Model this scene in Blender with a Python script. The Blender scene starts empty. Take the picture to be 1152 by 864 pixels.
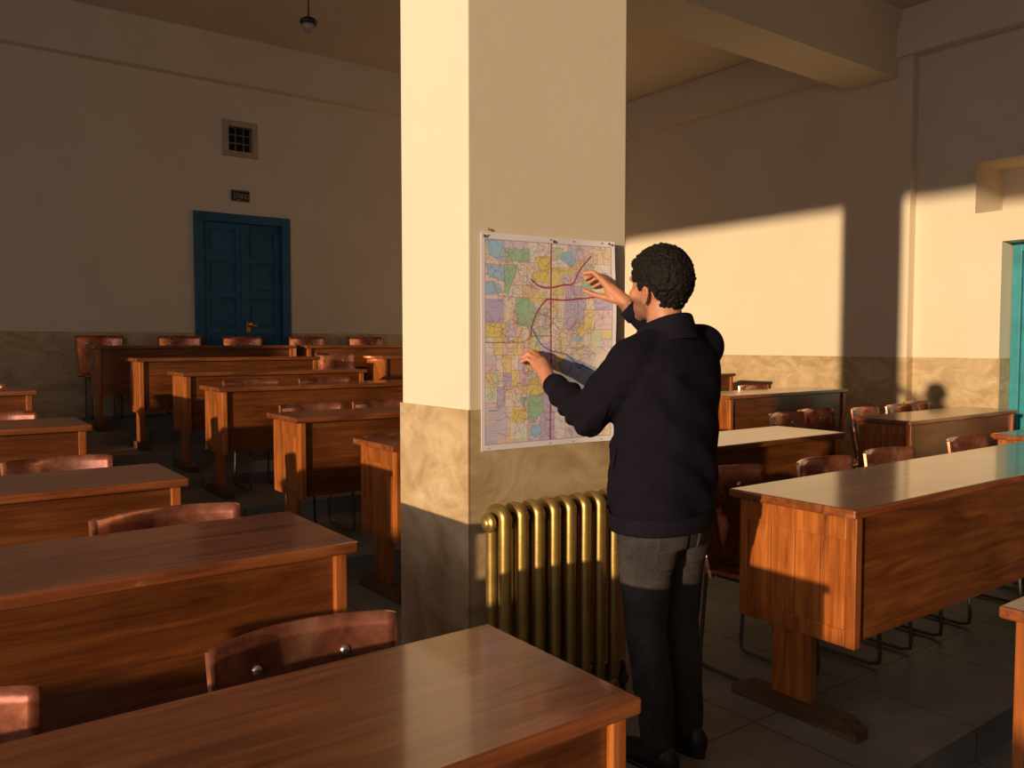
import bpy, bmesh, math, random
import numpy as np
from mathutils import Vector, Matrix, noise
random.seed(7)
S = bpy.context.scene
COL = S.collection

# ------------------------------------------------------------------ camera, light, exposure
EYE = 1.40
cam_d = bpy.data.cameras.new('camera'); cam = bpy.data.objects.new('camera', cam_d); COL.objects.link(cam)
cam_d.sensor_width = 36.0; cam_d.lens = 28.75; cam_d.clip_start = .05
cam.location = (0, 0, EYE)
cam.rotation_euler = (math.radians(90 - 2.8), 0, math.radians(-36.3))
S.camera = cam

S.view_settings.view_transform = 'Standard'; S.view_settings.look = 'None'
S.view_settings.gamma = 1.0; S.view_settings.use_curve_mapping = False
S.view_settings.exposure = 0.0

world = bpy.data.worlds.new('evening_sky'); S.world = world; world.use_nodes = True
wn = world.node_tree.nodes
wn['Background'].inputs[0].default_value = (.42, .48, .62, 1); wn['Background'].inputs[1].default_value = .25

SUN_DIR = Vector((1, .355, -.110)).normalized()
sd = bpy.data.lights.new('sun', 'SUN'); sd.energy = 4.35; sd.color = (1.0, .735, .445); sd.angle = math.radians(.9)
so = bpy.data.objects.new('sun', sd); COL.objects.link(so)
so.rotation_euler = SUN_DIR.to_track_quat('-Z', 'Y').to_euler(); so.location = (-8, -2, 6)

# sky light coming in through the long window opening of the left-hand wall
ad = bpy.data.lights.new('window_daylight', 'AREA'); ad.shape = 'RECTANGLE'; ad.size = 2.4; ad.size_y = 6.0
ad.energy = 88; ad.color = (1.0, .93, .92)
ao = bpy.data.objects.new('window_daylight', ad); COL.objects.link(ao)
ao.location = (-3.56, .4, 2.25); ao.rotation_euler = (0, math.radians(-90), 0)

try:
    S.cycles.use_denoising = True
    S.cycles.max_bounces = 8; S.cycles.diffuse_bounces = 5; S.cycles.glossy_bounces = 4
    S.cycles.caustics_reflective = False; S.cycles.caustics_refractive = False
    S.cycles.sample_clamp_indirect = 4.0
except Exception:
    pass

# ------------------------------------------------------------------ materials
def new_mat(name):
    m = bpy.data.materials.new(name); m.use_nodes = True
    nt = m.node_tree; b = nt.nodes['Principled BSDF']
    return m, nt, b
def N(nt, t, **kw):
    n = nt.nodes.new(t)
    for k, v in kw.items(): setattr(n, k, v)
    return n
def ramp(nt, stops):
    r = N(nt, 'ShaderNodeValToRGB'); e = r.color_ramp.elements
    while len(e) < len(stops): e.new(.5)
    for i, (p, c) in enumerate(stops):
        e[i].position = p; e[i].color = (*c, 1)
    return r
def coords(nt, scale=(1, 1, 1), rand=False, kind='Object'):
    tc = N(nt, 'ShaderNodeTexCoord'); mp = N(nt, 'ShaderNodeMapping'); mp.inputs['Scale'].default_value = scale
    nt.links.new(tc.outputs[kind], mp.inputs['Vector'])
    if rand:
        oi = N(nt, 'ShaderNodeObjectInfo'); ml = N(nt, 'ShaderNodeMath', operation='MULTIPLY'); ml.inputs[1].default_value = 37.0
        nt.links.new(oi.outputs['Random'], ml.inputs[0]); nt.links.new(ml.outputs[0], mp.inputs['Location'])
    return mp.outputs[0]
def noise_n(nt, vec, scale, detail=5, rough=.55, dist=0):
    n = N(nt, 'ShaderNodeTexNoise'); n.inputs['Scale'].default_value = scale; n.inputs['Detail'].default_value = detail
    n.inputs['Roughness'].default_value = rough; n.inputs['Distortion'].default_value = dist
    nt.links.new(vec, n.inputs['Vector']); return n
def bump(nt, b, h, strength=.2, dist=.01):
    bp = N(nt, 'ShaderNodeBump'); bp.inputs['Strength'].default_value = strength; bp.inputs['Distance'].default_value = dist
    nt.links.new(h, bp.inputs['Height']); nt.links.new(bp.outputs[0], b.inputs['Normal'])
def mix_rgb(nt, fac, a, bb, mode='MIX'):
    m = N(nt, 'ShaderNodeMix', data_type='RGBA', blend_type=mode)
    if isinstance(fac, (int, float)): m.inputs[0].default_value = fac
    else: nt.links.new(fac, m.inputs[0])
    for i, v in ((6, a), (7, bb)):
        if isinstance(v, tuple): m.inputs[i].default_value = (*v, 1)
        else: nt.links.new(v, m.inputs[i])
    return m.outputs[2]

def wood(name, dark, mid, light, grain='X', rough=.3, coat=.5, coat_rough=.12, knots=True):
    m, nt, b = new_mat(name)
    sc = {'X': (1.0, 11, 11), 'Y': (11, 1.0, 11), 'Z': (11, 11, 1.0)}[grain]
    v = coords(nt, sc, rand=True)
    n1 = noise_n(nt, v, 1.6, 6, .6, 1.3)
    sc2 = tuple(s * 5 if s > 2 else s * 1.6 for s in sc)
    v2 = coords(nt, sc2, rand=True)
    n2 = noise_n(nt, v2, 2.0, 4, .6, .3)
    r = ramp(nt, [(.28, dark), (.5, mid), (.74, light)])
    nt.links.new(n1.outputs['Fac'], r.inputs['Fac'])
    r2 = ramp(nt, [(.3, (.74, .74, .74)), (.6, (1.05, 1.05, 1.05))]); nt.links.new(n2.outputs['Fac'], r2.inputs['Fac'])
    c = mix_rgb(nt, 1.0, r.outputs[0], r2.outputs[0], 'MULTIPLY')
    v3 = coords(nt, (1, 1, 1), rand=True); n3 = noise_n(nt, v3, 3.0, 3, .5)
    r3 = ramp(nt, [(.35, (.7, .66, .62)), (.62, (1.1, 1.1, 1.1))]); nt.links.new(n3.outputs['Fac'], r3.inputs['Fac'])
    c = mix_rgb(nt, .8, c, r3.outputs[0], 'MULTIPLY')
    nt.links.new(c, b.inputs['Base Color'])
    rr = N(nt, 'ShaderNodeMapRange'); rr.inputs[3].default_value = rough * .8; rr.inputs[4].default_value = rough * 1.35
    nt.links.new(n3.outputs['Fac'], rr.inputs[0]); nt.links.new(rr.outputs[0], b.inputs['Roughness'])
    b.inputs['Coat Weight'].default_value = coat; b.inputs['Coat Roughness'].default_value = coat_rough
    bump(nt, b, n2.outputs['Fac'], .12, .004)
    return m
M = {}
M['panel'] = wood('varnished_wood_panel_shaded', (.075, .019, .005), (.165, .047, .011), (.26, .085, .020), 'X', .34, .55, .16)  # front panels: weak grazing sun put into a darker base colour than the uprights
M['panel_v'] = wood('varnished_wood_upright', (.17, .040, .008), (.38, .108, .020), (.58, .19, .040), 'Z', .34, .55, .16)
M['top'] = wood('worn_tabletop', (.12, .030, .009), (.25, .070, .021), (.39, .132, .044), 'X', .32, .8, .10)
M['foot'] = wood('scuffed_dark_wood', (.06, .028, .014), (.12, .06, .03), (.19, .10, .055), 'Y', .5, .1, .3)
def coppery():
    m, nt, b = new_mat('coppery_varnished_plywood')
    v = coords(nt, (1, 1, 1), rand=True); n = noise_n(nt, v, 9, 7, .65, .4)
    r = ramp(nt, [(.3, (.30, .088, .048)), (.5, (.56, .20, .12)), (.72, (.85, .42, .28))]); nt.links.new(n.outputs['Fac'], r.inputs['Fac'])
    nt.links.new(r.outputs[0], b.inputs['Base Color']); b.inputs['Metallic'].default_value = .82
    rr = N(nt, 'ShaderNodeMapRange'); rr.inputs[3].default_value = .16; rr.inputs[4].default_value = .40
    n2 = noise_n(nt, v, 16, 5, .6); nt.links.new(n2.outputs['Fac'], rr.inputs[0]); nt.links.new(rr.outputs[0], b.inputs['Roughness'])
    b.inputs['Coat Weight'].default_value = .6; b.inputs['Coat Roughness'].default_value = .12
    n3 = noise_n(nt, v, 7, 3, .5); bump(nt, b, n3.outputs['Fac'], .12, .012)
    return m
M['ply'] = coppery()

def plaster(name, col, col2, rough=.85):
    m, nt, b = new_mat(name)
    v = coords(nt, (1, 1, 1)); n = noise_n(nt, v, .9, 6, .6); r = ramp(nt, [(.3, col2), (.7, col)])
    nt.links.new(n.outputs['Fac'], r.inputs['Fac'])
    n2 = noise_n(nt, v, 14, 5, .6)
    nt.links.new(r.outputs[0], b.inputs['Base Color']); b.inputs['Roughness'].default_value = rough
    n3 = noise_n(nt, v, 3.2, 4, .5); ad2 = N(nt, 'ShaderNodeMath', operation='ADD')
    nt.links.new(n2.outputs['Fac'], ad2.inputs[0]); nt.links.new(n3.outputs['Fac'], ad2.inputs[1])
    bump(nt, b, ad2.outputs[0], .10, .010)
    return m
M['plaster'] = plaster('cream_plaster', (.77, .67, .53), (.71, .605, .46))
M['ceiling'] = plaster('ceiling_plaster', (.66, .56, .45), (.60, .50, .39))
def marble(name, a, bb, c):
    m, nt, b = new_mat(name)
    v = coords(nt, (1, 1, 1.6)); n = noise_n(nt, v, 2.6, 9, .66, 1.6); r = ramp(nt, [(.30, a), (.5, bb), (.70, c)])
    nt.links.new(n.outputs['Fac'], r.inputs['Fac']); nt.links.new(r.outputs[0], b.inputs['Base Color'])
    b.inputs['Roughness'].default_value = .5
    n2 = noise_n(nt, v, 22, 4, .6); bump(nt, b, n2.outputs['Fac'], .12, .006)
    return m
M['wainscot'] = marble('tan_marble_dado', (.36, .235, .115), (.52, .375, .215), (.66, .52, .34))
def stone_floor():
    m, nt, b = new_mat('grey_stone_floor')
    v = coords(nt, (1, 1, 1)); n = noise_n(nt, v, 1.7, 8, .62, .6)
    r = ramp(nt, [(.3, (.17, .16, .15)), (.55, (.27, .255, .235)), (.75, (.37, .345, .31))]); nt.links.new(n.outputs['Fac'], r.inputs['Fac'])
    br = N(nt, 'ShaderNodeTexBrick'); br.inputs['Scale'].default_value = 1.0; br.inputs['Mortar Size'].default_value = .004
    br.inputs['Brick Width'].default_value = .62; br.inputs['Row Height'].default_value = .62; br.offset = 0
    br.inputs['Color1'].default_value = (1, 1, 1, 1); br.inputs['Color2'].default_value = (.82, .82, .82, 1); br.inputs['Mortar'].default_value = (.35, .33, .3, 1)
    nt.links.new(v, br.inputs['Vector'])
    c = mix_rgb(nt, 1.0, r.outputs[0], br.outputs['Color'], 'MULTIPLY'); nt.links.new(c, b.inputs['Base Color'])
    b.inputs['Roughness'].default_value = .55
    n2 = noise_n(nt, v, 30, 4, .6); bump(nt, b, n2.outputs['Fac'], .15, .006)
    return m
M['floor'] = stone_floor()
def simple(name, col, rough=.5, metal=0, coat=0, var=.12, nscale=6, bumpk=0, bscale=60, spec=.5):
    m, nt, b = new_mat(name); b.inputs['Specular IOR Level'].default_value = spec
    v = coords(nt, (1, 1, 1)); n = noise_n(nt, v, nscale, 5, .6)
    r = ramp(nt, [(.3, tuple(x * (1 - var) for x in col)), (.7, tuple(min(1, x * (1 + var)) for x in col))])
    nt.links.new(n.outputs['Fac'], r.inputs['Fac']); nt.links.new(r.outputs[0], b.inputs['Base Color'])
    b.inputs['Roughness'].default_value = rough; b.inputs['Metallic'].default_value = metal; b.inputs['Coat Weight'].default_value = coat
    if bumpk:
        n2 = noise_n(nt, v, bscale, 4, .6); bump(nt, b, n2.outputs['Fac'], bumpk, .004)
    return m
M['blue'] = simple('deep_blue_paint', (.018, .108, .21), .45, var=.25, bumpk=.1)
M['teal'] = simple('teal_paint', (.035, .27, .34), .45, var=.2)
M['brass'] = simple('brass', (.75, .45, .12), .28, 1)
M['gold'] = simple('bronze_gold_paint', (.43, .29, .09), .38, .75, var=.22, nscale=14, bumpk=.12, bscale=90)
M['steel'] = simple('dark_steel_tube', (.13, .11, .095), .45, .6)
M['rivet'] = simple('rivet_metal', (.85, .82, .78), .3, 1)
M['black'] = simple('black_recess', (.012, .011, .010), .8)
M['greyframe'] = simple('grey_beige_frame', (.42, .34, .24), .7)
M['wire'] = simple('old_wire_grille', (.22, .18, .13), .5, .3)
M['jacket'] = simple('dark_navy_fleece', (.0085, .0068, .0125), .92, var=.15, nscale=20, bumpk=.15, bscale=260, spec=.08)
M['collar'] = simple('dark_navy_rib', (.010, .0080, .014), .9, var=.15, nscale=20, spec=.08)
M['shoe'] = simple('black_leather', (.014, .012, .012), .45)
M['glass_lamp'] = simple('lamp_frosted_glass', (.35, .30, .25), .25)
M['dark_plate'] = simple('dark_plate', (.030, .022, .014), .5)
M['letter'] = simple('faded_sign_letters', (.42, .34, .26), .6)
M['hair'] = simple('dark_curly_hair', (.0075, .0055, .0045), .7, var=.5, nscale=60, bumpk=.8, bscale=110, spec=.2)
M['eye'] = simple('eye_white', (.7, .68, .64), .2)
def denim():
    m, nt, b = new_mat('faded_charcoal_denim')
    v = coords(nt, (1, 1, 1)); n = noise_n(nt, v, 7, 5, .6)
    r = ramp(nt, [(.3, (.024, .022, .024)), (.7, (.062, .053, .048))]); nt.links.new(n.outputs['Fac'], r.inputs['Fac'])
    v2 = coords(nt, (1, 1, .25)); n2 = noise_n(nt, v2, 420, 2, .5)
    r2 = ramp(nt, [(.35, (.7, .7, .7)), (.65, (1.15, 1.15, 1.15))]); nt.links.new(n2.outputs['Fac'], r2.inputs['Fac'])
    c = mix_rgb(nt, 1, r.outputs[0], r2.outputs[0], 'MULTIPLY'); nt.links.new(c, b.inputs['Base Color'])
    b.inputs['Roughness'].default_value = .9; b.inputs['Specular IOR Level'].default_value = .12
    v3 = coords(nt, (1, 1, 2.2)); n3 = noise_n(nt, v3, 9, 4, .6, 1.0); bump(nt, b, n3.outputs['Fac'], .35, .015)
    return m
M['denim'] = denim()
def skin():
    m, nt, b = new_mat('skin')
    v = coords(nt, (1, 1, 1)); n = noise_n(nt, v, 22, 4, .6)
    r = ramp(nt, [(.3, (.42, .165, .088)), (.7, (.53, .235, .135))]); nt.links.new(n.outputs['Fac'], r.inputs['Fac'])
    # stubble on jaw: an attribute painted per vertex
    at = N(nt, 'ShaderNodeAttribute'); at.attribute_name = 'stubble'
    n2 = noise_n(nt, v, 300, 2, .5); ml = N(nt, 'ShaderNodeMath', operation='MULTIPLY')
    nt.links.new(at.outputs['Fac'], ml.inputs[0]); nt.links.new(n2.outputs['Fac'], ml.inputs[1])
    c = mix_rgb(nt, ml.outputs[0], r.outputs[0], (.06, .04, .03)); nt.links.new(c, b.inputs['Base Color'])
    b.inputs['Roughness'].default_value = .52
    b.inputs['Subsurface Weight'].default_value = .08; b.inputs['Subsurface Radius'].default_value = (.01, .004, .002)
    n3 = noise_n(nt, v, 120, 3, .5); bump(nt, b, n3.outputs['Fac'], .1, .002)
    return m
M['skin'] = skin()

# ------------------------------------------------------------------ mesh helpers
def bx(bm, x0, x1, y0, y1, z0, z1, bev=0):
    r = bmesh.ops.create_cube(bm, size=1.0)
    vs = r['verts']
    for v in vs:
        v.co = Vector(((x0 + x1) / 2 + v.co.x * (x1 - x0), (y0 + y1) / 2 + v.co.y * (y1 - y0), (z0 + z1) / 2 + v.co.z * (z1 - z0)))
    if bev:
        es = list({e for v in vs for e in v.link_edges})
        bmesh.ops.bevel(bm, geom=es, offset=bev, segments=2, profile=.5, affect='EDGES')
def tube(bm, pts, rad, seg=10, closed=False, cap=True):
    pts = [Vector(p) for p in pts]; n = len(pts)
    rads = rad if isinstance(rad, (list, tuple)) else [rad] * n
    rings = []; up = None
    for i, p in enumerate(pts):
        if closed: t = (pts[(i + 1) % n] - pts[i - 1])
        else: t = pts[min(i + 1, n - 1)] - pts[max(i - 1, 0)]
        t.normalize()
        if up is None:
            up = Vector((0, 0, 1)) if abs(t.z) < .9 else Vector((1, 0, 0))
        a = t.cross(up)
        if a.length < 1e-4: a = t.cross(Vector((0, 1, 0)))
        a.normalize(); up = a.cross(t).normalized()
        rings.append([bm.verts.new(p + (a * math.cos(2 * math.pi * k / seg) + up * math.sin(2 * math.pi * k / seg)) * rads[i]) for k in range(seg)])
    m = n if closed else n - 1
    for i in range(m):
        A, B = rings[i], rings[(i + 1) % n]
        for k in range(seg):
            f = bm.faces.new((A[k], A[(k + 1) % seg], B[(k + 1) % seg], B[k])); f.smooth = True
    if not closed and cap:
        bm.faces.new(rings[0][::-1]); bm.faces.new(rings[-1])
def rings_loft(bm, rings):          # rings: lists of Vectors, same count; capped
    R = [[bm.verts.new(p) for p in r] for r in rings]; seg = len(R[0])
    for A, B in zip(R, R[1:]):
        for k in range(seg):
            f = bm.faces.new((A[k], A[(k + 1) % seg], B[(k + 1) % seg], B[k])); f.smooth = True
    bm.faces.new(R[0][::-1]); bm.faces.new(R[-1])
def ellipse(c, rx, ry, z, seg=28, tilt=0, p=1.0):
    out = []
    for k in range(seg):
        a = 2 * math.pi * k / seg; cx, sy = math.cos(a), math.sin(a)
        if p != 1.0:
            cx = math.copysign(abs(cx) ** p, cx); sy = math.copysign(abs(sy) ** p, sy)
        x = c[0] + rx * cx; y = c[1] + ry * sy
        out.append(Vector((x, y, z + tilt * (y - c[1]))))
    return out
def ball(bm, c, r, sc=(1, 1, 1), rot=None, sub=3):
    q = bmesh.ops.create_icosphere(bm, subdivisions=sub, radius=1.0)
    for v in q['verts']:
        p = Vector((v.co.x * sc[0] * r, v.co.y * sc[1] * r, v.co.z * sc[2] * r))
        if rot is not None: p = rot @ p
        v.co = p + Vector(c)
    for f in bm.faces: f.smooth = True
def capsule(bm, a, b, ra, rb, seg=14):
    a, b = Vector(a), Vector(b); t = (b - a).normalized(); L = (b - a).length
    pts, rs = [], []
    for k in range(5): 
        an = math.pi / 2 * (1 - k / 4.0); pts.append(a - t * ra * math.sin(an)); rs.append(max(ra * math.cos(an), ra * .03))
    for k in range(5):
        an = math.pi / 2 * k / 4.0; pts.append(b + t * rb * math.sin(an)); rs.append(max(rb * math.cos(an), rb * .03))
    tube(bm, pts, rs, seg)
def chain(bm, pts, rs, seg=14):
    for i in range(len(pts) - 1): capsule(bm, pts[i], pts[i + 1], rs[i], rs[i + 1], seg)
def lathe(bm, prof, axis='Z', c=(0, 0, 0), seg=20):
    rings = []
    for r, h in prof:
        ring = []
        for k in range(seg):
            a = 2 * math.pi * k / seg; u, v = r * math.cos(a), r * math.sin(a)
            p = {'Z': (u, v, h), 'X': (h, u, v), 'Y': (v, h, u)}[axis]
            ring.append(Vector(p) + Vector(c))
        rings.append(ring)
    rings_loft(bm, rings)
def shell(bm, fn, nu, nv, thick):   # fn(u,v)->Vector; solid curved sheet
    P = [[fn(i / nu, j / nv) for j in range(nv + 1)] for i in range(nu + 1)]
    F, Bk = {}, {}
    for i in range(nu + 1):
        for j in range(nv + 1):
            du = P[min(i + 1, nu)][j] - P[max(i - 1, 0)][j]; dv = P[i][min(j + 1, nv)] - P[i][max(j - 1, 0)]
            n = du.cross(dv)
            n = n.normalized() if n.length > 1e-9 else Vector((0, 1, 0))
            F[i, j] = bm.verts.new(P[i][j] + n * thick / 2); Bk[i, j] = bm.verts.new(P[i][j] - n * thick / 2)
    for i in range(nu):
        for j in range(nv):
            f = bm.faces.new((F[i, j], F[i + 1, j], F[i + 1, j + 1], F[i, j + 1])); f.smooth = True
            f = bm.faces.new((Bk[i, j], Bk[i, j + 1], Bk[i + 1, j + 1], Bk[i + 1, j])); f.smooth = True
    for i in range(nu):
        bm.faces.new((F[i, 0], Bk[i, 0], Bk[i + 1, 0], F[i + 1, 0])); bm.faces.new((F[i, nv], F[i + 1, nv], Bk[i + 1, nv], Bk[i, nv]))
    for j in range(nv):
        bm.faces.new((F[0, j], F[0, j + 1], Bk[0, j + 1], Bk[0, j])); bm.faces.new((F[nu, j], Bk[nu, j], Bk[nu, j + 1], F[nu, j + 1]))
def obj(name, bm, mat, parent=None, loc=None, mods=None):
    bmesh.ops.recalc_face_normals(bm, faces=bm.faces)
    me = bpy.data.meshes.new(name); bm.to_mesh(me); bm.free()
    o = bpy.data.objects.new(name, me); COL.objects.link(o)
    me.materials.append(M[mat] if isinstance(mat, str) else mat)
    if parent: o.parent = parent
    if loc: o.location = loc
    return o
def BM(): return bmesh.new()
def tag(o, label, cat, group=None):
    o['label'] = label; o['category'] = cat
    if group: o['group'] = group
def thing(name, loc, rz=0):
    o = bpy.data.objects.new(name, None); COL.objects.link(o); o.location = loc; o.rotation_euler = (0, 0, rz)
    o.empty_display_size = .1
    return o
def struct(name, bm, mat, parent=None):
    o = obj(name, bm, mat, parent)
    if not parent: o['kind'] = 'structure'
    return o
def copy_tree(o, parent=None):
    c = o.copy(); COL.objects.link(c); c.parent = parent
    for ch in [k for k in o.children]: copy_tree(ch, c)
    return c

# ------------------------------------------------------------------ the room
WX, WY, XL, YF, CZ = 8.60, 9.60, -3.50, -3.2, 4.88
FL = -.13
# stepped floor: one solid mesh of tiers, higher towards the back
b = BM()
bx(b, XL, WX, YF, WY, FL - .2, FL)
bx(b, 1.40, WX, 1.35, 4.45, FL, 0)
bx(b, XL, 1.40, 2.05, 4.45, FL, 0)
bx(b, XL, 1.20, 4.45, 4.80, FL, 0)
bx(b, 1.20, WX, 4.45, 5.70, FL, .13); bx(b, XL, 1.20, 4.80, 6.20, FL, .13)
bx(b, 1.20, WX, 5.70, 6.72, FL, .25); bx(b, XL, 1.20, 6.20, 7.60, FL, .25)
bx(b, 1.20, WX, 6.72, 7.62, FL, .335)
bx(b, 1.20, WX, 7.62, 8.50, FL, .445); bx(b, XL, 1.20, 7.60, 8.50, FL, .445)
bx(b, XL, WX, 8.50, 9.10, FL, .556); bx(b, XL, WX, 9.10, WY, FL, .63)
struct('floor', b, 'floor')
b = BM(); bx(b, XL - .3, WX + 1.2, YF - .3, WY + .3, CZ, CZ + .2); struct('ceiling', b, 'ceiling')

# back wall with the blue door
DX0, DX1, DZ0, DZ1 = 2.60, 3.72, .63, 2.90
VX0, VX1, VZ0, VZ1 = 2.945, 3.345, 3.56, 3.97
b = BM()
bx(b, XL, DX0, WY, WY + .3, FL, CZ); bx(b, DX1, WX + .3, WY, WY + .3, FL, CZ)
bx(b, DX0, DX1, WY, WY + .3, FL, DZ0); bx(b, DX0, DX1, WY, WY + .3, DZ1, VZ0 + .06)
bx(b, DX0, VX0 + .06, WY, WY + .3, VZ0 + .06, VZ1 - .06); bx(b, VX1 - .06, DX1, WY, WY + .3, VZ0 + .06, VZ1 - .06)
bx(b, DX0, DX1, WY, WY + .3, VZ1 - .06, CZ)
struct('wall_back', b, 'plaster')
b = BM(); bx(b, XL, DX0 - .0, WY - .008, WY + .001, FL, 1.53); bx(b, DX1, WX, WY - .008, WY + .001, FL, 1.53)
struct('trim_1', b, 'wainscot')
b = BM(); bx(b, XL, WX, WY - .12, WY + .01, 4.375, CZ + .01); bx(b, XL, WX, WY - .135, WY, 4.36, 4.38, .004)
struct('trim_2', b, 'plaster')

# right wall with the teal door and the niche
TY0, TY1, TZ1 = 2.55, 3.64, 2.40
NY0, NY1, NZ0, NZ1 = 2.3, 3.90, 2.70, 3.20
b = BM()
bx(b, WX, WX + .95, TY1, WY + .3, FL, NZ0); bx(b, WX, WX + .95, YF, TY0, FL, NZ0)
bx(b, WX, WX + .95, TY0, TY1, TZ1, NZ0)
bx(b, WX, WX + .95, NY1, WY + .3, NZ0, NZ1); bx(b, WX, WX + .95, YF, NY0, NZ0, NZ1); bx(b, WX + .6, WX + .95, NY0, NY1, NZ0, NZ1)
bx(b, WX, WX + .95, YF, WY + .3, NZ1, CZ); bx(b, WX + .32, WX + .95, TY0, TY1, FL, TZ1)
struct('wall_right', b, 'plaster')
b = BM(); bx(b, WX - .008, WX + .001, TY1, 4.50, FL, 1.26); bx(b, WX - .008, WX + .001, 5.21, WY, FL, 1.26)
bx(b, WX - .128, WX - .12, 4.50, 5.21, FL, 1.26); bx(b, WX - .12, WX, 4.492, 4.5, FL, 1.26)
bx(b, WX - .008, WX + .001, YF, TY0, FL, 1.26)
bx(b, WX, WX + .24, TY1 - .008, TY1 + .001, FL, 1.26)
struct('trim_3', b, 'wainscot')
b = BM(); bx(b, WX - .12, WX + .01, 4.50, 5.21, FL, CZ); struct('trim_4', b, 'plaster')      # pilaster
b = BM(); bx(b, WX - .16, WX + .01, YF, WY, 4.42, CZ + .01); bx(b, WX - .185, WX, YF, WY, 4.40, 4.425, .004)
struct('trim_5', b, 'plaster')
b = BM(); bx(b, XL, WX - .1, 4.66, 5.205, 4.20, CZ + .01)
bx(b, XL, WX - .1, 4.635, 4.66, 4.70, CZ + .01); bx(b, XL, WX - .1, 4.61, 4.635, 4.78, CZ + .01)
struct('trim_6', b, 'plaster')                                                           # ceiling beam
# front wall behind the camera and the window wall
b = BM(); bx(b, XL, WX + .95, YF - .3, YF, FL - .2, CZ); struct('wall_front', b, 'plaster')
SZ0, SZ1, SY0, SY1 = 1.00, 4.28, -2.6, 6.30
b = BM()
bx(b, XL - .3, XL, YF - .3, WY + .3, FL - .2, SZ0); bx(b, XL - .3, XL, YF - .3, WY + .3, SZ1, CZ)
bx(b, XL - .3, XL, YF - .3, SY0, SZ0, SZ1); bx(b, XL - .3, XL, SY1, WY + .3, SZ0, SZ1)
struct('wall_left', b, 'plaster')
b = BM(); bx(b, XL - .3, XL + .06, SY0 - .05, SY1 + .05, SZ0 - .04, SZ0, .005)
struct('window_1', b, 'blue')

# pillar
PX0, PX1, PY0, PY1 = 1.56, 2.312, 2.38, 2.855
b = BM(); bx(b, PX0, PX1, PY0, PY1, FL, CZ, .006); pil = struct('wall_pillar', b, 'plaster')
b = BM(); g = .007
bx(b, PX0 - g, PX0 + .002, PY0 - g, PY1 + g, 0, 1.17); bx(b, PX1 - .002, PX1 + g, PY0 - g, PY1 + g, 0, 1.17)
bx(b, PX0, PX1, PY0 - g, PY0 + .002, 0, 1.17); bx(b, PX0, PX1, PY1 - .002, PY1 + g, 0, 1.17)
struct('trim_7', b, 'wainscot')

# blue double door
d = thing('door_1', (DX0, WY, DZ0)); d['kind'] = 'structure'
W, H = DX1 - DX0, DZ1 - DZ0
b = BM(); fw = .10
bx(b, 0, fw, -.03, .12, 0, H, .004); bx(b, W - fw, W, -.03, .12, 0, H, .004); bx(b, fw, W - fw, -.03, .12, H - fw, H, .004)
obj('door_frame', b, 'blue', d)
lw = (W - 2 * fw) / 2
for k in range(2):
    b = BM(); x0 = fw + k * lw; x1 = x0 + lw; st = .075
    hh = H - fw
    bx(b, x0 + .003, x0 + st, .03, .08, 0, hh, .004); bx(b, x1 - st, x1 - .003, .03, .08, 0, hh, .004)
    zs = [0, .14]; n = 5; ph = (hh - .10) / n
    rails = [(0, .12)] + [(.06 + ph * q, .06 + ph * q + .07) for q in range(1, n)] + [(hh - .08, hh)]
    for a, c in rails: bx(b, x0 + st, x1 - st, .034, .078, a, c, .003)
    for (a, c), (e, f) in zip(rails, rails[1:]):
        bx(b, x0 + st, x1 - st, .058, .068, c, e)
        bx(b, x0 + st + .035, x1 - st - .035, .048, .060, c + .04, e - .04, .004)
    if k == 1: bx(b, x0 - .02, x0 + .02, .018, .03, 0, hh, .003)
    lf = obj('leaf', b, 'blue', d)
    if k == 1:
        b = BM(); hx, hz = x0 + .055, .98
        bx(b, hx - .02, hx + .02, .014, .03, hz - .07, hz + .05, .003)
        lathe(b, [(.010, .014), (.010, -.02), (.026, -.026), (.03, -.04), (.022, -.056), (.004, -.06)], 'Y', (hx, 0, hz + .02))
        bx(b, hx, hx + .09, -.03, -.018, hz - .005, hz + .015, .003)
        hd = obj('handle', b, 'brass', lf); hd['label'] = 'brass handle'
# teal door, right wall
d = thing('door_2', (WX + .24, TY0, 0)); d['kind'] = 'structure'
b = BM(); Ht = TZ1; Wt = TY1 - TY0
bx(b, -.02, .06, Wt - .09, Wt - .009, 0, Ht, .004); bx(b, -.02, .06, 0, .09, 0, Ht, .004); bx(b, -.02, .06, .09, Wt - .09, Ht - .09, Ht, .004)
obj('door_frame', b, 'teal', d)
b = BM()
for k in range(2):
    y0 = .09 + k * (Wt - .18) / 2; y1 = y0 + (Wt - .18) / 2
    bx(b, .02, .06, y0 + .002, y1 - .002, 0, Ht - .09, .003)
    for q in range(4):
        z0 = .12 + q * .55
        bx(b, .012, .022, y0 + .08, y1 - .08, z0, z0 + .45, .004)
obj('leaf', b, 'teal', d)

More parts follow.
